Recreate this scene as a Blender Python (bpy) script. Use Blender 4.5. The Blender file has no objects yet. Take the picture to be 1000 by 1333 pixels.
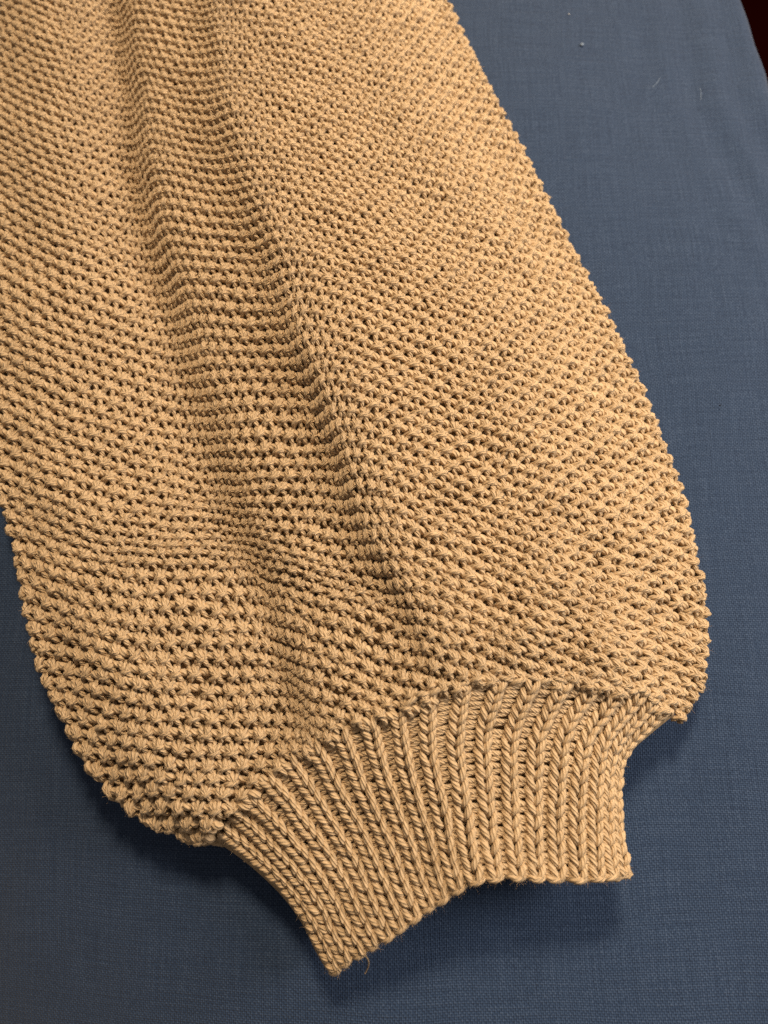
import bpy, math, random
import numpy as np
from mathutils import Vector

# ------------------------------------------------------------------ camera, world, lamps
scene = bpy.context.scene
C = scene.collection
rng = np.random.default_rng(7)
random.seed(7)

H = 0.30                                  # height of the phone above the bed sheet (m)
F = 967.0                                 # focal length in photograph pixels (1000 x 1333)
PHI = math.radians(17.0)                  # camera pitched this far forward of straight down
CX, CY = 500.0, 666.5

cam_data = bpy.data.cameras.new('camera')
cam_data.sensor_fit = 'HORIZONTAL'
cam_data.sensor_width = 7.3
cam_data.lens = 7.3 * F / 1000.0
cam_data.clip_start = 0.01
cam_data.clip_end = 50
cam_data.dof.use_dof = True
cam_data.dof.focus_distance = 0.283
cam_data.dof.aperture_fstop = 2.4
cam = bpy.data.objects.new('camera', cam_data)
cam.location = (0, 0, H)
cam.rotation_euler = (PHI, 0, 0)
C.objects.link(cam)
scene.camera = cam

world = bpy.data.worlds.new('World')
scene.world = world
world.use_nodes = True
bg = world.node_tree.nodes['Background']
bg.inputs['Color'].default_value = (1.0, 0.86, 0.74, 1)
bg.inputs['Strength'].default_value = 0.18


def lamp(name, loc, target, size, power, col, spread=180):
    d = bpy.data.lights.new(name, 'AREA')
    d.shape = 'DISK'
    d.size = size
    d.energy = power
    d.color = col
    d.spread = math.radians(spread)
    o = bpy.data.objects.new(name, d)
    o.location = loc
    v = Vector(target) - Vector(loc)
    o.rotation_euler = v.to_track_quat('-Z', 'Y').to_euler()
    C.objects.link(o)
    return o


# one warm lamp above the head of the bed, one soft fill added to brighten the right
lamp('bedside_lamp', (0.0, 0.88, 1.12), (0.14, 0.25, 0.0), 0.26, 5.3, (1.0, 0.79, 0.54), 90)
lamp('right_fill', (0.70, 0.18, 0.50), (0.10, 0.05, 0.0), 0.34, 6.8, (1.0, 0.89, 0.77))

scene.view_settings.view_transform = 'Standard'
scene.view_settings.look = 'None'
scene.view_settings.exposure = 0.0
scene.view_settings.gamma = 1.0
scene.cycles.use_denoising = False
scene.cycles.max_bounces = 8


# ------------------------------------------------------------------ helpers
def unproject(px, py, z):
    """point of the place seen at photograph pixel (px, py) and lying at height z"""
    px, py, z = np.broadcast_arrays(np.asarray(px, float), np.asarray(py, float), np.asarray(z, float))
    a = (px - CX) / F
    t = (CY - py) / F
    dy = t * math.cos(PHI) + math.sin(PHI)
    dz = t * math.sin(PHI) - math.cos(PHI)
    k = (z - H) / dz
    return np.stack([a * k, dy * k, np.broadcast_to(z, k.shape)], -1)


def pchip(x, y, q):
    """monotone cubic through (x, y[..., k]) along axis 0; y may carry more axes"""
    x = np.asarray(x, float)
    y = np.asarray(y, float)
    h = np.diff(x)
    hs = h.reshape((-1,) + (1,) * (y.ndim - 1))
    d = np.diff(y, axis=0) / hs
    m = np.zeros_like(y)
    a, b = d[:-1], d[1:]
    w1 = 2 * hs[1:] + hs[:-1]
    w2 = hs[1:] + 2 * hs[:-1]
    same = (a * b) > 0
    with np.errstate(divide='ignore', invalid='ignore'):
        mm = (w1 + w2) / (w1 / np.where(same, a, 1) + w2 / np.where(same, b, 1))
    m[1:-1] = np.where(same, mm, 0)
    m[0], m[-1] = d[0], d[-1]
    q = np.asarray(q, float)
    i = np.clip(np.searchsorted(x, q, side='right') - 1, 0, len(x) - 2)
    t = (q - x[i]) / h[i]
    tt = t.reshape((-1,) + (1,) * (y.ndim - 1))
    hh = h[i].reshape(tt.shape)
    return ((1 + 2 * tt) * (1 - tt) ** 2 * y[i] + tt * (1 - tt) ** 2 * hh * m[i]
            + tt ** 2 * (3 - 2 * tt) * y[i + 1] + tt ** 2 * (tt - 1) * hh * m[i + 1])


def smooth_noise(x, y, seed, octaves=3):
    """cheap sum of sines, roughly -1..1"""
    r = np.random.default_rng(seed)
    out = np.zeros_like(np.asarray(x, float))
    amp, fr, tot = 1.0, 1.0, 0.0
    for _ in range(octaves):
        for _k in range(3):
            a = r.uniform(0, 2 * math.pi)
            p = r.uniform(0, 2 * math.pi)
            g = fr * r.uniform(0.7, 1.3)
            out = out + amp * np.sin((x * math.cos(a) + y * math.sin(a)) * g + p)
            tot += amp * 0.6
        amp *= 0.5
        fr *= 2.1
    return out / tot


def catmull_basis(n, k):
    """K x n matrix that samples a Catmull-Rom spline through n points k times"""
    B = np.zeros((k, n))
    for r, s in enumerate(np.linspace(0, n - 1, k)):
        i = min(int(s), n - 2)
        t = s - i
        w = [-.5 * t + t * t - .5 * t ** 3, 1 - 2.5 * t * t + 1.5 * t ** 3,
             .5 * t + 2 * t * t - 1.5 * t ** 3, -.5 * t * t + .5 * t ** 3]
        for j, wj in zip((i - 1, i, i + 1, i + 2), w):
            B[r, min(max(j, 0), n - 1)] += wj
    return B


def link(name, mesh, mat, parent=None):
    o = bpy.data.objects.new(name, mesh)
    if mat is not None:
        mesh.materials.append(mat)
    C.objects.link(o)
    o.parent = parent
    return o


def mesh_from(name, verts, quads, uv=None, smooth=True):
    me = bpy.data.meshes.new(name)
    nv, nf = len(verts), len(quads)
    me.vertices.add(nv)
    me.vertices.foreach_set('co', np.asarray(verts, np.float32).ravel())
    me.loops.add(nf * 4)
    me.loops.foreach_set('vertex_index', np.asarray(quads, np.int32).ravel())
    me.polygons.add(nf)
    me.polygons.foreach_set('loop_start', np.arange(0, nf * 4, 4, dtype=np.int32))
    me.polygons.foreach_set('loop_total', np.full(nf, 4, np.int32))
    me.polygons.foreach_set('use_smooth', np.full(nf, smooth, bool))
    if uv is not None:
        l = me.uv_layers.new(name='UVMap')
        l.data.foreach_set('uv', np.asarray(uv, np.float32).ravel())
    me.update(calc_edges=True)
    me.validate()
    return me


SIDES = 10


def tubes(P, N, R, twist=1.0, sides=SIDES):
    """P, N: (T,K,3) yarn centre lines and surface normals, R: (T,K) radii -> verts, quads, uv
    The cross-section has lobes, the plies, that wind along the yarn."""
    T, K, _ = P.shape
    t = np.gradient(P, axis=1)
    t /= np.linalg.norm(t, axis=-1, keepdims=True) + 1e-12
    b = np.cross(t, N)
    b /= np.linalg.norm(b, axis=-1, keepdims=True) + 1e-9
    for k in range(1, K):                                   # keep the frame from flipping
        s = np.sign((b[:, k] * b[:, k - 1]).sum(-1))
        b[:, k] *= np.where(s == 0, 1, s)[:, None]
    n = np.cross(b, t)
    seg = np.linalg.norm(np.diff(P, axis=1), axis=-1)
    L = np.concatenate([np.zeros((T, 1)), np.cumsum(seg, axis=1)], 1)
    D = 2 * R.max()
    ph = rng.uniform(0, 2 * math.pi, (T, 1))
    ang = np.linspace(0, 2 * math.pi, sides, endpoint=False)[None, None, :]
    tw = (ph + twist * 2 * math.pi * L / (4.2 * D))[:, :, None]
    lob = np.where(np.arange(sides) % 2 == 0, 1.06, 0.90)[None, None, :]
    rr = R[:, :, None] * lob
    ca, sa = np.cos(ang + tw), np.sin(ang + tw)
    V = P[:, :, None, :] + (rr * ca)[..., None] * b[:, :, None, :] + (rr * sa)[..., None] * n[:, :, None, :]
    idx = np.arange(T * K * sides).reshape(T, K, sides)
    nx = np.roll(idx, -1, axis=2)
    q = np.stack([idx[:, :-1], nx[:, :-1], nx[:, 1:], idx[:, 1:]], -1).reshape(-1, 4)
    u0 = np.broadcast_to((np.arange(sides) / sides)[None, None, :], (T, K, sides))
    u1 = np.broadcast_to(((np.arange(sides) + 1) / sides)[None, None, :], (T, K, sides))
    lv = np.broadcast_to((L / D + rng.uniform(0, 50, (T, 1)))[:, :, None], (T, K, sides))
    uv = np.stack([np.stack([u0[:, :-1], lv[:, :-1]], -1), np.stack([u1[:, :-1], lv[:, :-1]], -1),
                   np.stack([u1[:, 1:], lv[:, 1:]], -1), np.stack([u0[:, 1:], lv[:, 1:]], -1)], -2).reshape(-1, 2)
    return V.reshape(-1, 3), q, uv


def join(parts):
    vs, qs, us, n = [], [], [], 0
    for v, q, u in parts:
        vs.append(v)
        qs.append(q + n)
        us.append(u)
        n += len(v)
    return np.concatenate(vs), np.concatenate(qs), np.concatenate(us)


# ------------------------------------------------------------------ materials
def nt(name):
    m = bpy.data.materials.new(name)
    m.use_nodes = True
    t = m.node_tree
    return m, t, t.nodes['Principled BSDF']


def math_node(t, op, a, b=None, c=None):
    n = t.nodes.new('ShaderNodeMath')
    n.operation = op
    for i, v in enumerate((a, b, c)):
        if v is None:
            continue
        if isinstance(v, (int, float)):
            n.inputs[i].default_value = v
        else:
            t.links.new(v, n.inputs[i])
    return n.outputs[0]


def yarn_material(name, base, dark):
    m, t, p = nt(name)
    uv = t.nodes.new('ShaderNodeUVMap')
    sx = t.nodes.new('ShaderNodeSeparateXYZ')
    t.links.new(uv.outputs[0], sx.inputs[0])
    across = math_node(t, 'MULTIPLY', sx.outputs[0], 12.0)
    along = math_node(t, 'MULTIPLY', sx.outputs[1], 0.55)
    shifted = math_node(t, 'ADD', across, math_node(t, 'MULTIPLY', sx.outputs[1], 0.9))
    cb = t.nodes.new('ShaderNodeCombineXYZ')
    t.links.new(shifted, cb.inputs[0])
    t.links.new(along, cb.inputs[1])
    no = t.nodes.new('ShaderNodeTexNoise')
    no.inputs['Scale'].default_value = 1.0
    no.inputs['Detail'].default_value = 3.0
    no.inputs['Roughness'].default_value = 0.6
    t.links.new(cb.outputs[0], no.inputs['Vector'])
    geo = t.nodes.new('ShaderNodeNewGeometry')
    n2 = t.nodes.new('ShaderNodeTexNoise')
    n2.inputs['Scale'].default_value = 140.0
    n2.inputs['Detail'].default_value = 2.0
    t.links.new(geo.outputs['Position'], n2.inputs['Vector'])
    f = math_node(t, 'ADD', math_node(t, 'MULTIPLY', no.outputs['Fac'], 0.7),
                  math_node(t, 'MULTIPLY', n2.outputs['Fac'], 0.3))
    cr = t.nodes.new('ShaderNodeValToRGB')
    cr.color_ramp.elements[0].position = 0.34
    cr.color_ramp.elements[0].color = (*dark, 1)
    cr.color_ramp.elements[1].position = 0.62
    cr.color_ramp.elements[1].color = (*base, 1)
    t.links.new(f, cr.inputs[0])
    t.links.new(cr.outputs[0], p.inputs['Base Color'])
    p.inputs['Roughness'].default_value = 0.62
    p.inputs['Specular IOR Level'].default_value = 0.32
    p.inputs['Sheen Weight'].default_value = 0.25
    p.inputs['Sheen Roughness'].default_value = 0.5
    p.inputs['Sheen Tint'].default_value = (1.0, 0.85, 0.65, 1)
    bp = t.nodes.new('ShaderNodeBump')
    bp.inputs['Strength'].default_value = 1.0
    bp.inputs['Distance'].default_value = 0.0006
    ply = math_node(t, 'COSINE', math_node(t, 'MULTIPLY', sx.outputs[0], 12 * math.pi))
    t.links.new(math_node(t, 'ADD', math_node(t, 'MULTIPLY', ply, 0.29), no.outputs['Fac']), bp.inputs['Height'])
    t.links.new(bp.outputs[0], p.inputs['Normal'])
    return m


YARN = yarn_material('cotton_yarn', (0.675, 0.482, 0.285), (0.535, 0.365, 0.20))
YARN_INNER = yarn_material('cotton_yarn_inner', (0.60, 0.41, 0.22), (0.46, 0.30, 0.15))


def fuzz_material():
    m, t, p = nt('cotton_fuzz')
    p.inputs['Base Color'].default_value = (0.62, 0.43, 0.23, 1)
    p.inputs['Roughness'].default_value = 0.8
    return m


FUZZ = fuzz_material()


def linen_material():
    m, t, p = nt('blue_linen')
    tc = t.nodes.new('ShaderNodeTexCoord')
    sp = t.nodes.new('ShaderNodeSeparateXYZ')
    # slow warp of the thread directions
    nw = t.nodes.new('ShaderNodeTexNoise')
    nw.inputs['Scale'].default_value = 16.0
    nw.inputs['Detail'].default_value = 1.0
    t.links.new(tc.outputs['Object'], nw.inputs['Vector'])
    wv = t.nodes.new('ShaderNodeVectorMath')
    wv.operation = 'MULTIPLY_ADD'
    t.links.new(nw.outputs['Color'], wv.inputs[0])
    wv.inputs[1].default_value = (0.006, 0.006, 0)
    t.links.new(tc.outputs['Object'], wv.inputs[2])
    t.links.new(wv.outputs[0], sp.inputs[0])
    pitch = 0.00080
    k = 2 * math.pi / pitch

    def threads(coord, other):
        """uneven thickness along each thread: noise stretched along it"""
        cb = t.nodes.new('ShaderNodeCombineXYZ')
        t.links.new(math_node(t, 'MULTIPLY', coord, 1.0 / pitch), cb.inputs[0])
        t.links.new(math_node(t, 'MULTIPLY', other, 38.0), cb.inputs[1])
        no = t.nodes.new('ShaderNodeTexNoise')
        no.inputs['Scale'].default_value = 0.85
        no.inputs['Detail'].default_value = 2.5
        t.links.new(cb.outputs[0], no.inputs['Vector'])
        return no.outputs['Fac']
    X, Y = sp.outputs[0], sp.outputs[1]
    sxn = math_node(t, 'SINE', math_node(t, 'MULTIPLY', X, k))
    syn = math_node(t, 'SINE', math_node(t, 'MULTIPLY', Y, k))
    s2 = math_node(t, 'MULTIPLY', math_node(t, 'SINE', math_node(t, 'MULTIPLY', X, k / 2)),
                   math_node(t, 'SINE', math_node(t, 'MULTIPLY', Y, k / 2)))
    weave = math_node(t, 'ADD', math_node(t, 'MULTIPLY', math_node(t, 'ADD', sxn, syn), 0.25),
                      math_node(t, 'MULTIPLY', s2, 0.35))
    tx = threads(X, Y)
    ty = threads(Y, X)
    slub = math_node(t, 'ADD', tx, ty)                       # about 1.0
    fine = t.nodes.new('ShaderNodeTexNoise')
    fine.inputs['Scale'].default_value = 1500.0
    fine.inputs['Detail'].default_value = 2.0
    t.links.new(tc.outputs['Object'], fine.inputs['Vector'])
    tone = math_node(t, 'ADD', math_node(t, 'MULTIPLY', math_node(t, 'SUBTRACT', slub, 1.0), 0.36),
                     math_node(t, 'ADD', math_node(t, 'MULTIPLY', weave, 0.42),
                               math_node(t, 'MULTIPLY', math_node(t, 'SUBTRACT', fine.outputs['Fac'], 0.5), 0.9)))
    cr = t.nodes.new('ShaderNodeValToRGB')
    e = cr.color_ramp.elements
    e[0].position = 0.0
    e[0].color = (0.010, 0.018, 0.042, 1)
    e[1].position = 1.0
    e[1].color = (0.070, 0.105, 0.180, 1)
    mid = cr.color_ramp.elements.new(0.5)
    mid.color = (0.021, 0.043, 0.094, 1)
    t.links.new(math_node(t, 'ADD', tone, 0.5), cr.inputs[0])
    t.links.new(cr.outputs[0], p.inputs['Base Color'])
    p.inputs['Roughness'].default_value = 0.85
    p.inputs['Specular IOR Level'].default_value = 0.2
    p.inputs['Sheen Weight'].default_value = 0.15
    p.inputs['Sheen Roughness'].default_value = 0.5
    p.inputs['Sheen Tint'].default_value = (1.0, 0.95, 0.88, 1)
    bp = t.nodes.new('ShaderNodeBump')
    bp.inputs['Strength'].default_value = 0.55
    bp.inputs['Distance'].default_value = 0.00035
    t.links.new(math_node(t, 'ADD', weave, math_node(t, 'MULTIPLY', slub, 1.5)), bp.inputs['Height'])
    t.links.new(bp.outputs[0], p.inputs['Normal'])
    return m


LINEN = linen_material()


def simple(name, col, rough=0.6, spec=0.3):
    m, t, p = nt(name)
    no = t.nodes.new('ShaderNodeTexNoise')
    no.inputs['Scale'].default_value = 40.0
    mx = t.nodes.new('ShaderNodeMixRGB')
    mx.inputs[1].default_value = (*col, 1)
    mx.inputs[2].default_value = (*[c * 0.6 for c in col], 1)
    t.links.new(no.outputs['Fac'], mx.inputs[0])
    t.links.new(mx.outputs[0], p.inputs['Base Color'])
    p.inputs['Roughness'].default_value = rough
    p.inputs['Specular IOR Level'].default_value = spec
    return m


# ------------------------------------------------------------------ the setting
def build_floor():
    me = bpy.data.meshes.new('floor')
    s = 3.0
    me.from_pydata([(-s, -s, -.5), (s, -s, -.5), (s, s, -.5), (-s, s, -.5)], [], [(0, 1, 2, 3)])
    o = link('floor', me, simple('dark_floor', (0.020, 0.0016, 0.0012), 0.9, 0.0))
    o['kind'] = 'structure'


build_floor()


def build_sheet():
    """linen sheet: lies flat over the bed and turns down over the mattress edge at the far right"""
    ed = unproject([968, 985, 1000], [0, 55, 112], 0.0)
    ys = np.linspace(-0.42, 0.62, 300)
    sl = np.polyfit(ed[:, 1], ed[:, 0], 1)
    xe = np.polyval(sl, ys) + 0.0065 + 0.0005 * np.sin(ys * 60) + 0.0003 * np.sin(ys * 170 + 1)
    # the mattress edge swings further out to the right nearer the viewer
    xe += np.where(ys < ed[-1, 1], (ed[-1, 1] - ys) * 0.25, 0)
    n_flat, r = 330, 0.010
    rows = []
    for j, y in enumerate(ys):
        fl = np.linspace(-0.6, xe[j] - r, n_flat)
        x = list(fl)
        z = [0.0] * n_flat
        for a in np.linspace(0, math.pi / 2, 8)[1:]:
            x.append(xe[j] - r + r * math.sin(a))
            z.append(-r + r * math.cos(a))
        for d in np.linspace(0.02, 0.485, 12):
            x.append(xe[j] + 0.006 * math.sin(y * 25 + d * 4) * d / 0.4)
            z.append(-r - d + 0.0)
        rows.append(np.stack([np.array(x), np.full(len(x), y), np.array(z)], -1))
    V = np.array(rows)
    X, Y = V[..., 0], V[..., 1]
    soft = 0.0022 * smooth_noise(X * 22, Y * 22, 3, 2) + 0.0005 * smooth_noise(X * 90, Y * 60, 5, 2)
    # long shallow creases running along the mattress edge
    dist = np.array(xe)[:, None] - X
    soft += 0.0007 * np.sin(dist * 260 + 1.5 * np.sin(Y * 18)) * np.exp(-((dist - 0.03) / 0.035) ** 2)
    V[..., 2] += np.where(V[..., 2] > -0.02, soft - 0.0025, 0)
    # sheet bent down at the lower left, shaped to darken that corner
    V[..., 2] -= np.minimum(0.06, 1.0 * np.clip((-X * 0.75 - Y * 0.65) - 0.055, 0, None) ** 1.6)
    nr, nc = V.shape[:2]
    idx = np.arange(nr * nc).reshape(nr, nc)
    q = np.stack([idx[:-1, :-1], idx[:-1, 1:], idx[1:, 1:], idx[1:, :-1]], -1).reshape(-1, 4)
    me = mesh_from('bed_sheet', V.reshape(-1, 3), q)
    o = link('bed_sheet', me, LINEN)
    o['label'] = 'blue woven linen bed sheet spread flat beneath the knitted sleeve'
    o['category'] = 'bed sheet'
    return o


build_sheet()

# ------------------------------------------------------------------ shape of the sleeve body
# landmark wales of the sleeve (photograph pixels), traced per row of stitches
T_band1a = ([-150, 0, 100, 200, 300, 400, 500, 600, 700, 800, 900, 1000], [135, 150, 165, 175, 190, 215, 238, 266, 300, 338, 375, 395])
T_band1b = ([-150, 0, 100, 200, 300, 400, 500, 600, 700, 800, 900, 1000], [160, 178, 192, 205, 225, 258, 288, 322, 350, 385, 410, 430])
T_band2a = ([-150, 0, 100, 200, 300, 400, 500, 600, 700, 800, 880, 1000], [240, 262, 270, 285, 322, 358, 395, 430, 470, 525, 552, 590])
T_crest = ([-150, 0, 100, 200, 300, 400, 500, 600, 700, 800, 880, 1000], [262, 287, 302, 325, 365, 395, 427, 455, 495, 550, 575, 615])
T_left = ([-150, 0, 100, 200, 300, 400, 500, 560, 640, 700, 760, 800, 850, 900, 940, 980, 1010, 1042, 1070, 1092, 1112],
          [12, 4, -3, -16, -26, -28, -20, -10, 4, 16, 27, 38, 50, 68, 85, 106, 130, 155, 197, 240, 300])


def tab(T, y):
    return float(pchip(T[0], T[1], np.array([y]))[0])


VS = [-15, -12, -8, -4, 0, 4, 8, 12, 16, 20, 24, 28, 34, 40, 46, 52, 58, 64]


def by_row(*vals):
    return dict(zip(VS, vals))


crest_y = by_row(1215, 1150, 1065, 982, 898, 812, 724, 638, 557, 482, 411, 344, 257, 178, 104, 35, -30, -95)
left_y = by_row(1112, 1056, 960, 870, 780, 695, 620, 545, 470, 395, 325, 262, 192, 124, 60, -4, -66, -128)
# how far a row has dropped (+) at each landmark below its height on the crest
d_band2 = by_row(-10, -10, -8, -6, -5, -5, 2, 9, 15, 15, 15, 14, 10, 8, 8, 8, 8, 8)
d_strip = by_row(-65, -70, -62, -57, -53, -55, -22, 3, 15, 14, 11, 7, -2, -6, -7, -7, -7, -7)
d_valley = by_row(-85, -90, -80, -77, -73, -70, -32, 5, 18, 21, 23, 24, 19, 16, 15, 15, 15, 15)
uc_t = by_row(28.4, 28.2, 28, 27.7, 27.2, 26.4, 25.3, 23.9, 22.3, 20.6, 19, 17.5, 15.5, 13.9, 12.7, 11.7, 10.5, 9.5)
nb2_t = by_row(1.5, 1.5, 1.5, 1.5, 1.6, 2.0, 2.6, 3.1, 3.4, 3.5, 3.5, 3.5, 3.5, 3.5, 3.5, 3.5, 3.5, 3.5)
extra_t = by_row(1.5, 1.5, 1.5, 1.5, 1.4, 1.1, .8, .4, 0, 0, 0, 0, 0, 0, 0, 0, 0, 0)
nleft_t = by_row(5, 10.5, 14, 15, 15.3, 14.5, 14, 14, 14, 13.7, 13.4, 13, 12.4, 12, 11.6, 11.3, 11, 10.5)
nright_t = by_row(12, 12, 13, 14, 15.5, 17.8, 20, 22, 23, 23.1, 23.3, 23.5, 23.5, 24, 24.1, 22.7, 21.3, 20)
right_p = by_row((785, 1120), (800, 1090), (815, 1050), (835, 1012), (858, 972), (892, 925), (917, 872), (918, 804), (907, 735),
                 (890, 660), (866, 588), (838, 514), (788, 410), (738, 312), (688, 215), (642, 124), (600, 42), (562, -40))
mid_p = {-15: (770, 1150), -12: (765, 1105), -8: (755, 1050), -4: (743, 995), 0: (730, 932), 4: (722, 864), 8: (712, 791)}


def zrow(v):
    ks = [-15, 0, 16, 46, 64]
    zz = np.array([[.011, .020, .024, .029, .034, .036, .034, .009],
                   [.014, .029, .026, .033, .041, .044, .040, .012],
                   [.010, .023, .018, .028, .038, .045, .038, .007],
                   [.006, .021, .011, .021, .031, .038, .031, .006],
                   [.004, .021, .010, .020, .029, .035, .028, .006]])
    return pchip(ks, zz, np.array([float(v)]))[0]


land = []                                                # per control row: landmarks x (u, px, py, z)
for v in VS:
    yc = crest_y[v]
    c = (tab(T_crest, yc), yc)
    b2 = (tab(T_band2a, yc + d_band2[v]), yc + d_band2[v])
    b1b = (tab(T_band1b, yc + d_strip[v]), yc + d_strip[v])
    b1a = (tab(T_band1a, yc + d_valley[v]), yc + d_valley[v])
    le = (tab(T_left, left_y[v]), left_y[v])
    l6 = (le[0] + .5 * (b1a[0] - le[0]), le[1] + (.62 if v > 8 else .85) * (b1a[1] - le[1]))
    re = right_p[v]
    md = mid_p.get(v) or (.5 * (c[0] + re[0]), .5 * (c[1] + re[1]))
    uc = uc_t[v]                                         # the fold runs aslant across the wales
    ub2 = uc - nb2_t[v]
    ub1 = ub2 - 11.5 - extra_t[v]
    um, ux = ub1 - nleft_t[v], uc + nright_t[v]
    us = [um, .5 * (um + ub1), ub1, ub1 + 5, ub2, uc, .5 * (uc + ux), ux]
    z = zrow(v)
    land.append([(u, p[0], p[1], zz) for u, p, zz in zip(us, (le, l6, b1a, b1b, b2, c, md, re), z)])
land = np.array(land)                                    # (rows, landmarks, 4)

SEAM = np.array([(283, 1090), (300, 1062), (322, 1036), (372, 988), (430, 956), (500, 929), (562, 901), (620, 889), (700, 886),
                 (770, 888), (830, 902), (872, 928)], float)
SEAM_Z = np.array([.014, .019, .024, .030, .035, .040, .043, .042, .039, .035, .028, .016])


DU = DV = 0.25
U0, U1, V0, V1 = -24.0, 54.0, -15.0, 64.0
gu = np.arange(U0, U1 + 1e-6, DU)
gv = np.arange(V0, V1 + 1e-6, DV)
rowsL = pchip(VS, land, gv)                              # (nv, landmarks, 4)
G = np.zeros((len(gv), len(gu), 3))
GPX = np.zeros((len(gv), len(gu), 2))
GIN = np.zeros((len(gv), len(gu)))                       # cells inside the visible outline (>0)
for j in range(len(gv)):
    L = rowsL[j]
    um, ux = L[0, 0], L[-1, 0]
    uu = np.clip(gu, um, ux)
    q = pchip(L[:, 0], L[:, 1:], uu)
    zt = q[:, 2]
    for end, Rr, sgn in ((um, L[0, 3], 1), (ux, L[-1, 3], -1)):
        e = (uu - end) * sgn
        E = 4.0 if sgn < 0 else float(np.interp(gv[j], [30, 44], [4.0, 2.6]))
        k = np.clip(1 - e / E, 0, 1)
        prof = np.sqrt(np.clip(1 - k ** 2, 0, 1))
        if sgn > 0:
            top = float(np.clip((gv[j] - 38) / 8, 0, 1))
            prof = prof * (1 - top) + np.clip(e / 1.7, 0, 1) * top
        zt = np.where(e < E, Rr + (zt - Rr) * prof, zt)
    # puckers where the body is gathered into the right half of the cuff
    fade = np.exp(-((q[:, 0] - 730) / 115) ** 2) * np.exp(-(np.clip(890 - q[:, 1], 0, None) / 130) ** 2)
    zt = zt + 0.0036 * np.sin(2 * math.pi * (q[:, 0] + 0.25 * (q[:, 1] - 800) - 655) / 125) * fade
    # the body puffs out just above the seam and dips to meet the cuff
    dseam = np.interp(q[:, 0], SEAM[:, 0], SEAM[:, 1]) - q[:, 1]
    zs = np.interp(q[:, 0], SEAM[:, 0], SEAM_Z)
    t01 = np.clip(dseam / 75.0, 0, 1)
    t01 = np.where((q[:, 0] > 872) | (q[:, 0] < 300), 1, np.sin(t01 * math.pi / 2))
    zt = zs + 0.0005 + (zt - zs) * t01
    P = unproject(q[:, 0], q[:, 1], zt)
    for end, Rr, sgn in ((um, L[0, 3], 1), (ux, L[-1, 3], -1)):
        out = (end - gu) * sgn                           # cells past the silhouette, turning under
        sel = out > 0
        if not sel.any():
            continue
        q2 = pchip(L[:, 0], L[:, 1:], np.array([end, end + sgn * 2.0]))
        p2 = unproject(q2[:, 0], q2[:, 1], np.array([Rr, Rr]))
        inw = p2[1] - p2[0]
        cell = np.linalg.norm(inw) / 2
        inw /= np.linalg.norm(inw)
        arc = out[sel] * cell
        th = np.minimum(arc / Rr, math.pi / 2)
        rest = np.maximum(arc - Rr * math.pi / 2, 0)
        P[sel] = p2[0] + inw * (Rr * (1 - np.cos(th)) + rest)[:, None]
        P[sel, 2] = Rr * (1 - np.sin(th)) + 0.001
    G[j] = P
    GPX[j] = q[:, :2]
    GIN[j] = np.minimum(gu - um, ux - gu)
UU, VV = np.meshgrid(gu, gv)
G[..., 2] += 0.0011 * smooth_noise(UU * 0.55, VV * 0.55, 11, 2) * np.clip(GIN / 4, 0, 1)
G[..., 0] += 0.0007 * smooth_noise(UU * 0.6, VV * 0.6, 12, 2)
G[..., 1] += 0.0007 * smooth_noise(UU * 0.6, VV * 0.6, 13, 2)


def normals(G):
    du = np.gradient(G, axis=1)
    dv = np.gradient(G, axis=0)
    n = np.cross(du, dv)
    n /= np.linalg.norm(n, axis=-1, keepdims=True) + 1e-12
    return n


GN = normals(G)
for _ in range(2):                                       # soften
    GN[1:-1, 1:-1] = (GN[1:-1, 1:-1] * 2 + GN[:-2, 1:-1] + GN[2:, 1:-1] + GN[1:-1, :-2] + GN[1:-1, 2:])
    GN /= np.linalg.norm(GN, axis=-1, keepdims=True) + 1e-12


class Sheet2D:
    def __init__(s, gu, gv, arrays):
        s.u0, s.v0, s.du, s.dv = gu[0], gv[0], gu[1] - gu[0], gv[1] - gv[0]
        s.nu, s.nv = len(gu), len(gv)
        s.A = np.concatenate([a if a.ndim == 3 else a[..., None] for a in arrays], -1)

    def __call__(s, u, v):
        a = np.clip((u - s.u0) / s.du, 0, s.nu - 1.001)
        b = np.clip((v - s.v0) / s.dv, 0, s.nv - 1.001)
        i, j = a.astype(int), b.astype(int)
        fa, fb = (a - i)[..., None], (b - j)[..., None]
        A = s.A
        return (A[j, i] * (1 - fa) * (1 - fb) + A[j, i + 1] * fa * (1 - fb)
                + A[j + 1, i] * (1 - fa) * fb + A[j + 1, i + 1] * fa * fb)


body = Sheet2D(gu, gv, [G, GN, GPX, GIN])

def above_seam(px, py):
    s = np.interp(px, SEAM[:, 0], SEAM[:, 1])
    ok = py < s + 3
    ok = np.where(px < 283, py < 1113, ok)
    ok = np.where(px > 872, py < 928, ok)
    return ok


R_YARN = 0.00118

# a stitch in cell coordinates: (wale, row, height in yarn radii)
STAR = [np.array([(k * .05, -.22, .3), (k * .09, -.06, 1.1), (k * .17, .13, 1.12 - .2 * abs(k)), (k * .25, .31 + .07 * (1 - abs(k)), .35), (k * .28, .47 + .10 * (1 - abs(k)), -1.1)])
        for k in (-1, 0, 1)]
LEGS = [np.array([(k * .05, -.10, .5), (k * .13, -.26, .5), (k * .23, -.42, .15), (k * .31, -.58, -.8)]) for k in (-1, 1)]
SMILE = np.array([(-.42, -.29, -1.1), (-.30, -.28, .1), (-.15, -.22, 1.0), (0, -.16, 1.35), (.15, -.10, 1.1), (.30, -.04, .3), (.42, .01, -1.1)])
OVAL = np.array([(.20, .14, -1.0), (.35, .11, -.2), (.5, .07, .1), (.65, .03, -.2), (.80, -.03, -1.0)])
TAPER_STAR = np.array([.66, .80, .84, .78, .52])
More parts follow.
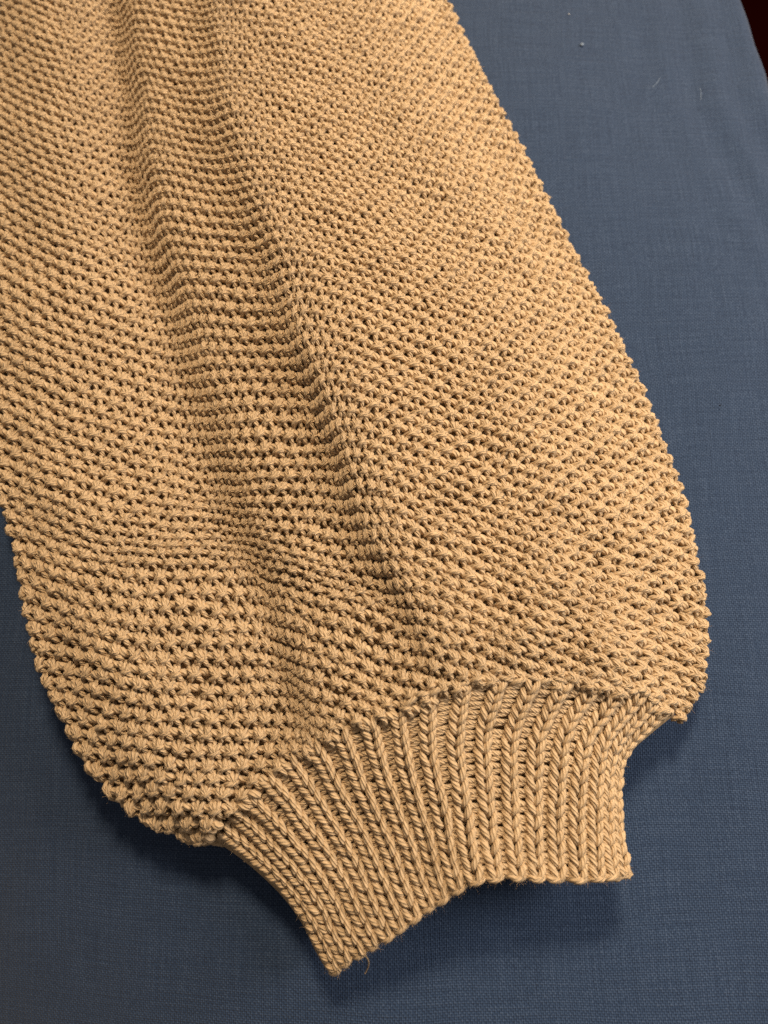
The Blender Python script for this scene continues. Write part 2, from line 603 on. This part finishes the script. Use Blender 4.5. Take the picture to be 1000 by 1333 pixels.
TAPER_SMILE = np.array([.55, .75, .82, .84, .82, .75, .55])
TAPER_LEGS = np.array([.7, .82, .82, .55])
TAPER_OVAL = np.array([.7, 1.05, 1.15, 1.05, .7])


def strands(surface, u, v, ctrl, taper, k, jit=0.026, mirror=None, radius=R_YARN, scale=None):
    """lay one kind of strand at every stitch centre (u, v)"""
    T = len(u)
    n = len(ctrl)
    B = catmull_basis(n, k)
    c = np.broadcast_to(ctrl, (T, n, 3)).copy()
    c[..., :2] += rng.normal(0, jit, (T, n, 2)) * np.minimum(1, np.arange(n)[None, :, None] * 0.5 + 0.4)
    c[..., :2] += rng.normal(0, jit * 0.8, (T, 1, 2))
    c[..., 2] += rng.normal(0, 0.12, (T, 1))
    L = np.einsum('kn,tnc->tkc', B, c)
    tp = B @ taper
    uu = u[:, None] + L[..., 0]
    vv = v[:, None] + L[..., 1]
    S = surface(uu, vv)
    P = S[..., :3] + S[..., 3:6] * (L[..., 2] * radius)[..., None]
    R = radius * tp[None, :] * rng.uniform(.93, 1.07, (T, 1))
    if scale is not None:
        R = R * scale[:, None]
    return P, S[..., 3:6], R


sleeve = bpy.data.objects.new('knitted_sleeve', None)
C.objects.link(sleeve)
sleeve.location = (0, 0, 0)
sleeve['label'] = 'tan chunky knit balloon sleeve with ribbed cuff lying on the blue sheet'
sleeve['category'] = 'sweater sleeve'


def grid_mesh(name, V, keep):
    nr, nc = V.shape[:2]
    idx = np.arange(nr * nc).reshape(nr, nc)
    q = np.stack([idx[:-1, :-1], idx[:-1, 1:], idx[1:, 1:], idx[1:, :-1]], -1)
    k = keep[:-1, :-1] & keep[:-1, 1:] & keep[1:, 1:] & keep[1:, :-1]
    q = q[k].reshape(-1, 4)
    used = np.unique(q)
    remap = -np.ones(nr * nc, int)
    remap[used] = np.arange(len(used))
    uv = np.stack([UV for UV in (V.reshape(-1, 3)[q.ravel()][:, 0] * 300, V.reshape(-1, 3)[q.ravel()][:, 1] * 300)], -1)
    return mesh_from(name, V.reshape(-1, 3)[used], remap[q], uv)


# inner face of the fabric, seen only deep in the gaps between stitches
keep = above_seam(GPX[..., 0], GPX[..., 1]) & (GIN > -5.5)
inner = G - GN * 0.0017
inner[..., 2] = np.maximum(inner[..., 2], 0.0006)
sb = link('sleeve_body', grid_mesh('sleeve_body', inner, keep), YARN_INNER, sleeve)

fuzz_pts, fuzz_n = [], []
tri_count = 0
for r in range(-15, 64):
    u = np.arange(math.ceil(U0) + 3, U1 - 3) + (0.5 if r % 2 else 0.0)
    v = np.full(len(u), float(r)) + 0.3
    gather = 1 + 2.2 * np.exp(-np.clip(body(u, v)[:, 7] - 760, -400, 0) ** 2 / 150.0 ** 2)
    u, v = (u + 0.05 * gather * smooth_noise(u * 1.3, v * 1.1, 31, 2), v + 0.05 * gather * smooth_noise(u * 1.2, v * 1.4, 32, 2))
    S = body(u, v)
    px, py, ins = S[:, 6], S[:, 7], S[:, 8]
    ok = above_seam(px, py + rng.normal(0, 4, len(px)) - 2) & (ins > -3.0) & (px > -60) & (px < 1000) & (py > -70)
    u, v = u[ok], v[ok]
    if len(u) == 0:
        continue
    # a stitch follows the fabric: where wales crowd, its yarn crowds too
    a = np.linalg.norm(body(u + .5, v)[:, :3] - body(u - .5, v)[:, :3], axis=-1)
    b = np.linalg.norm(body(u, v + .5)[:, :3] - body(u, v - .5)[:, :3], axis=-1)
    sc = np.clip(np.sqrt(a * b) / 0.0059, 0.72, 1.38)
    parts = []
    for st in STAR:
        P, N, R = strands(body, u, v, st, TAPER_STAR, 7, scale=sc)
        parts.append(tubes(P, N, R, 1.0))
        fuzz_pts.append(P[:, 2:6].reshape(-1, 3))
        fuzz_n.append(N[:, 2:6].reshape(-1, 3))
    for st in LEGS:
        P, N, R = strands(body, u, v, st, TAPER_LEGS, 6, scale=sc)
        parts.append(tubes(P, N, R, 1.0, 8))
    P, N, R = strands(body, u, v, SMILE, TAPER_SMILE, 9, scale=sc)
    parts.append(tubes(P, N, R, 1.0))
    fuzz_pts.append(P[:, 2:7].reshape(-1, 3))
    fuzz_n.append(N[:, 2:7].reshape(-1, 3))
    P, N, R = strands(body, u, v, OVAL, TAPER_OVAL, 7, scale=sc)
    parts.append(tubes(P, N, R, -1.0, 8))
    V, Q, W = join(parts)
    tri_count += 2 * len(Q)
    link('stitch_row', mesh_from('stitch_row', V, Q, W), YARN, sb)

# ------------------------------------------------------------------ the cuff
NR, NCR = 19, 17


def arclen(P, q):
    d = np.concatenate([[0], np.cumsum(np.linalg.norm(np.diff(P, axis=0), axis=1))])
    d /= d[-1]
    return pchip(d, P, q)


BOT = np.array([(432, 1264), (452, 1250), (480, 1233), (520, 1208), (560, 1180), (598, 1156), (625, 1144), (660, 1140), (700, 1142),
                (750, 1144), (790, 1142), (817, 1136)], float)
BOT_Z = np.array([.013, .017, .020, .025, .029, .033, .035, .034, .032, .030, .027, .022])
LEFT = np.array([(283, 1090), (308, 1107), (335, 1128), (370, 1162), (398, 1200), (418, 1240), (432, 1264)], float)
RIGHT = np.array([(872, 928), (845, 950), (822, 972), (810, 996), (806, 1035), (808, 1080), (817, 1136)], float)
cu = np.arange(-1.5, NR + 1.5 + 1e-6, 0.125)
cv = np.arange(-0.5, NCR + 0.5 + 1e-6, 0.125)
CU, CV = np.meshgrid(cu, cv)
uq = np.clip(cu / NR, 0, 1)
vq = np.clip(cv / NCR, -.03, 1.03)
Sx = arclen(np.column_stack([SEAM, SEAM_Z * 1e4]), uq)
Bx = arclen(np.column_stack([BOT, BOT_Z * 1e4]), uq)
Lx = arclen(LEFT, np.clip(vq, 0, 1))
Rx = arclen(RIGHT, np.clip(vq, 0, 1))
w = vq[:, None, None]
h = uq[None, :, None]
coons = ((1 - w) * Sx[None, :, :2] + w * Bx[None, :, :2] + (1 - h) * Lx[:, None, :] + h * Rx[:, None, :]
         - ((1 - w) * (1 - h) * Sx[0, :2] + (1 - w) * h * Sx[-1, :2] + w * (1 - h) * Bx[0, :2] + w * h * Bx[-1, :2]))
# a little straight extension past seam and hem
cz = (1 - w[..., 0]) * Sx[None, :, 2] / 1e4 + w[..., 0] * Bx[None, :, 2] / 1e4
cz = cz - 0.003 * np.sin(np.clip(w[..., 0], 0, 1) * math.pi) * (4 * h[..., 0] * (1 - h[..., 0]))
K = unproject(coons[..., 0], coons[..., 1], cz)
for side, sgn in ((0, 1), (NR, -1)):
    i0 = int(np.argmin(np.abs(cu - side)))
    for i, uval in enumerate(cu):
        o = (side - uval) * sgn
        if o > 0:
            inw = K[:, i0 + sgn * 8] - K[:, i0]
            cell = np.linalg.norm(inw[:, :2], axis=1)
            inw2 = inw[:, :2] / cell[:, None]
            Rr = 0.005
            th = np.minimum(o * 0.0075 / Rr, math.pi * .6)
            K[:, i, :2] = K[:, i0, :2] + inw2 * (Rr * (1 - np.cos(th)))[..., None] if np.ndim(th) else K[:, i0, :2] + inw2 * Rr * (1 - math.cos(th))
            K[:, i, 2] = K[:, i0, 2] - Rr * math.sin(th)
K[..., 2] += 0.0006 * smooth_noise(CU * .8, CV * .5, 21, 2)
KN = normals(K)
KN = -KN                                                  # rows run downwards, so flip outward
KN = np.where((KN[..., 2:3] < -0.3), -KN, KN)
spx = np.linalg.norm(np.gradient(K, axis=1), axis=-1) / 0.125    # metres per rib
cuffS = Sheet2D(cu, cv, [K, KN, spx[..., None]])

ckeep = np.ones(K.shape[:2], bool)
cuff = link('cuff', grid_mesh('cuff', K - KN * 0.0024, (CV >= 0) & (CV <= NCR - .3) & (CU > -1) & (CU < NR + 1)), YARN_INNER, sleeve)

R_C = 0.00112
RIBW = 0.0051                                            # width of one knit wale (m)


def cuff_strands(u, v, ctrl, taper, k, jit, in_metres=True, r=R_C):
    T, n = len(u), len(ctrl)
    B = catmull_basis(n, k)
    c = np.broadcast_to(ctrl, (T, n, 3)).copy()
    c[..., 0] += rng.normal(0, jit, (T, 1)) + rng.normal(0, jit * .5, (T, n))
    c[..., 1] += rng.normal(0, jit * 1.2, (T, 1)) + rng.normal(0, jit * .5, (T, n))
    c[..., 2] += rng.normal(0, .10, (T, 1))
    L = np.einsum('kn,tnc->tkc', B, c)
    sp = cuffS(u, v)[:, 6]
    du = L[..., 0] * (RIBW / sp)[:, None] if in_metres else L[..., 0]
    S = cuffS(u[:, None] + du, v[:, None] + L[..., 1])
    P = S[..., :3] + S[..., 3:6] * (L[..., 2] * r)[..., None]
    R = r * (B @ taper)[None, :] * rng.uniform(.94, 1.06, (T, 1))
    return P, S[..., 3:6], R


LEG = [np.array([(s * .44, -.78, -.9), (s * .42, -.42, .25), (s * .31, .02, .85), (s * .17, .42, .75), (s * .05, .80, -.5)]) for s in (-1, 1)]
TLEG = np.array([.75, 1.0, 1.08, 1.0, .65])
for i in range(NR):
    v = np.arange(0, NCR) + 0.5
    u = np.full(len(v), i + 0.5)
    parts = []
    for s in (0, 1):
        P, N, R = cuff_strands(u, v + (0.06 if s else -0.06), LEG[s], TLEG, 11, .035)
        parts.append(tubes(P, N, R, 1.0 if s else 1.0))
        fuzz_pts.append(P[:, 2:9].reshape(-1, 3))
        fuzz_n.append(N[:, 2:9].reshape(-1, 3))
    # rounded end loop at the hem
    ue = np.array([i + .5])
    ve = np.array([NCR - 0.05])
    for ctrl in (np.array([(-.55, .0, -1.2), (-.36, .1, .2), (-.12, .28, .75), (.12, .3, .75), (.36, .1, .2), (.55, .0, -1.2)]),
                 np.array([(-.6, .42, -1.3), (-.3, .45, -.4), (0, .5, -.2), (.3, .45, -.4), (.6, .42, -1.3)])):
        P, N, R = cuff_strands(ue, ve, ctrl, np.full(len(ctrl), 1.12), 12, .07)
        parts.append(tubes(P, N, R, 1.0))
        for _ in range(8):
            fuzz_pts.append(P.reshape(-1, 3))
            fuzz_n.append(N.reshape(-1, 3))
    V, Q, W = join(parts)
    tri_count += 2 * len(Q)
    link('rib', mesh_from('rib', V, Q, W), YARN, cuff)

# recessed purl rungs between the ribs
for i in range(0, NR + 1):
    v = np.arange(0, 2 * NCR) * 0.5 + 0.25
    u = np.full(len(v), float(i))
    parts = []
    for par, ctrl in ((0, np.array([(-.42, -.20, -1.4), (-.2, -.06, -.5), (0, .04, -.2), (.2, .12, -.5), (.42, .16, -1.4)])),
                      (1, np.array([(-.42, .18, -1.4), (-.2, .06, -.6), (0, -.04, -.4), (.2, -.10, -.6), (.42, -.18, -1.4)]))):
        P, N, R = cuff_strands(u[par::2], v[par::2], ctrl, np.array([.6, .8, .85, .8, .6]), 9, .035, in_metres=False)
        parts.append(tubes(P, N, R, -1.0, 8))
    V, Q, W = join(parts)
    tri_count += 2 * len(Q)
    link('purl_column', mesh_from('purl_column', V, Q, W), YARN, cuff)

# seam where the cuff was picked up
n = 24
q = np.linspace(0.47, .95, n)
parts = []
spts = arclen(np.column_stack([SEAM, SEAM_Z * 1e4]), q)
for k in range(n):
    a = arclen(np.column_stack([SEAM, SEAM_Z * 1e4]), np.clip(q[k] + np.linspace(-.017, .017, 9), 0, 1))
    a[:, 1] += (np.linspace(-1, 1, 9) * (4.5 if k % 2 else -3.5)) + rng.normal(0, 1.8) - 2
    P = unproject(a[:, 0], a[:, 1], a[:, 2] / 1e4 + 0.0002 + 0.0014 * np.cos(np.linspace(-1, 1, 9) * 1.9))
    N = np.tile(np.array([0, -.2, 1.0]), (9, 1))
    R = 0.00098 * rng.uniform(.85, 1.1) * np.array([.5, .8, .95, 1, 1, 1, .95, .8, .5])
    parts.append(tubes(P[None], N[None], R[None], 1.0))
    fuzz_pts.append(P)
    fuzz_n.append(N)
V, Q, W = join(parts)
link('cuff_seam', mesh_from('cuff_seam', V, Q, W), YARN, sleeve)

# back layer of the sleeve, resting on the sheet
und_parts = []


def build_underside():
    k = (GIN > -1) & above_seam(GPX[..., 0], GPX[..., 1])
    U = G.copy()
    U[..., 2] = 0.0022
    # pull it in a little from the outline
    return grid_mesh('back_layer', U, k & (GIN > 1.0))


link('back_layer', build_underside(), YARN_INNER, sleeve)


def build_cuff_back():
    U = K.copy()
    U[..., 2] = np.clip(K[..., 2] * 0.35, 0.002, 0.008)
    return grid_mesh('cuff_back', U, (CV >= 0) & (CV <= NCR - 1.6) & (CU > 1.2) & (CU < NR - 1.2))


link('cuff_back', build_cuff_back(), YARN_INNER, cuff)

# loose yarn end hanging from the hem
tail = np.array([(470, 1236, .015), (476, 1244, .014), (480, 1252, .0125), (479, 1260, .011), (475, 1268, .0105)])
tp = catmull_basis(5, 16) @ tail
P = unproject(tp[:, 0], tp[:, 1], tp[:, 2])
V, Q, W = tubes(P[None], np.tile([0, 0, 1.0], (16, 1))[None], (np.linspace(.00045, .00022, 16))[None], 1.0, 8)
link('loose_thread', mesh_from('loose_thread', V, Q, W), YARN, cuff)


# fine fibres standing off the yarn
def build_fuzz(n=42000):
    P = np.concatenate(fuzz_pts)
    N = np.concatenate(fuzz_n)
    i = rng.integers(0, len(P), n)
    p, nn = P[i], N[i]
    d = nn * rng.uniform(.2, 1.0, (n, 1)) + rng.normal(0, .7, (n, 3))
    d /= np.linalg.norm(d, axis=1, keepdims=True)
    Lh = rng.uniform(.0006, .0020, (n, 1))
    start = p + d * R_YARN * .7
    bend = rng.normal(0, .5, (n, 3))
    mid = start + d * Lh * .5
    end = start + (d + bend * .7) * Lh
    side = np.cross(d, rng.normal(0, 1, (n, 3)))
    side /= np.linalg.norm(side, axis=1, keepdims=True) + 1e-9
    wv = side * 0.000022
    V = np.stack([start - wv, start + wv, mid + wv * .8, mid - wv * .8, end + wv * .4, end - wv * .4], 1).reshape(-1, 3)
    b = np.arange(n)[:, None] * 6
    Q = np.concatenate([b + np.array([[0, 1, 2, 3]]), b + np.array([[3, 2, 4, 5]])])
    o = link('yarn_fuzz', mesh_from('yarn_fuzz', V, Q), FUZZ, sleeve)
    o['kind'] = 'stuff'


build_fuzz()


# ------------------------------------------------------------------ specks on the sheet
def speck(name, px, py, size, mat, label, seed):
    r = np.random.default_rng(seed)
    a = np.linspace(0, 2 * math.pi, 10, endpoint=False)
    c = unproject(px, py, 0.0)
    V, Q = [], []
    for k, (rad, z) in enumerate(((.75, 0), (1, .3), (.7, .75), (.15, .95))):
        for t in a:
            rr = size * rad * (1 + r.normal(0, .18))
            V.append((rr * math.cos(t) * 1.15, rr * math.sin(t), size * z))
    for k in range(3):
        for t in range(10):
            Q.append((k * 10 + t, k * 10 + (t + 1) % 10, k * 10 + 10 + (t + 1) % 10, k * 10 + 10 + t))
    o = link(name, mesh_from(name, np.array(V), np.array(Q)), mat)
    o.location = c + np.array([0, 0, -0.0006])
    o['label'] = label
    o['category'] = 'lint'


PALE = simple('pale_lint', (0.30, 0.38, 0.50), .9)
speck('lint_speck', 758, 57, .00085, PALE, 'larger pale blue lint ball on the sheet, right of the sleeve near the top', 1)
speck('lint_speck', 741, 17, .00038, simple('white_lint', (0.6, 0.62, 0.65), .9), 'tiny white lint dot on the sheet close to the top edge of the photo', 2)
speck('lint_speck', 938, 527, .00040, simple('dark_lint', (0.004, 0.004, 0.006), .9), 'tiny black speck on the sheet beside the right edge of the sleeve', 3)
def hair(pts, label):
    p = catmull_basis(len(pts), 14) @ np.array(pts, float)
    P = unproject(p[:, 0], p[:, 1], np.full(14, 0.0008))
    V, Q, W = tubes(P[None], np.tile([0, 0, 1.0], (14, 1))[None], np.full((1, 14), .00009), 1.0, 6)
    o = link('lint_fibre', mesh_from('lint_fibre', V, Q, W), PALE)
    o['label'] = label
    o['category'] = 'lint'


hair([(911, 113), (913, 121), (912, 131)], 'short pale stray fibre on the sheet below the dark corner of the photo')
hair([(860, 100), (856, 107), (849, 114)], 'slanted pale stray fibre on the sheet right of the larger lint ball')
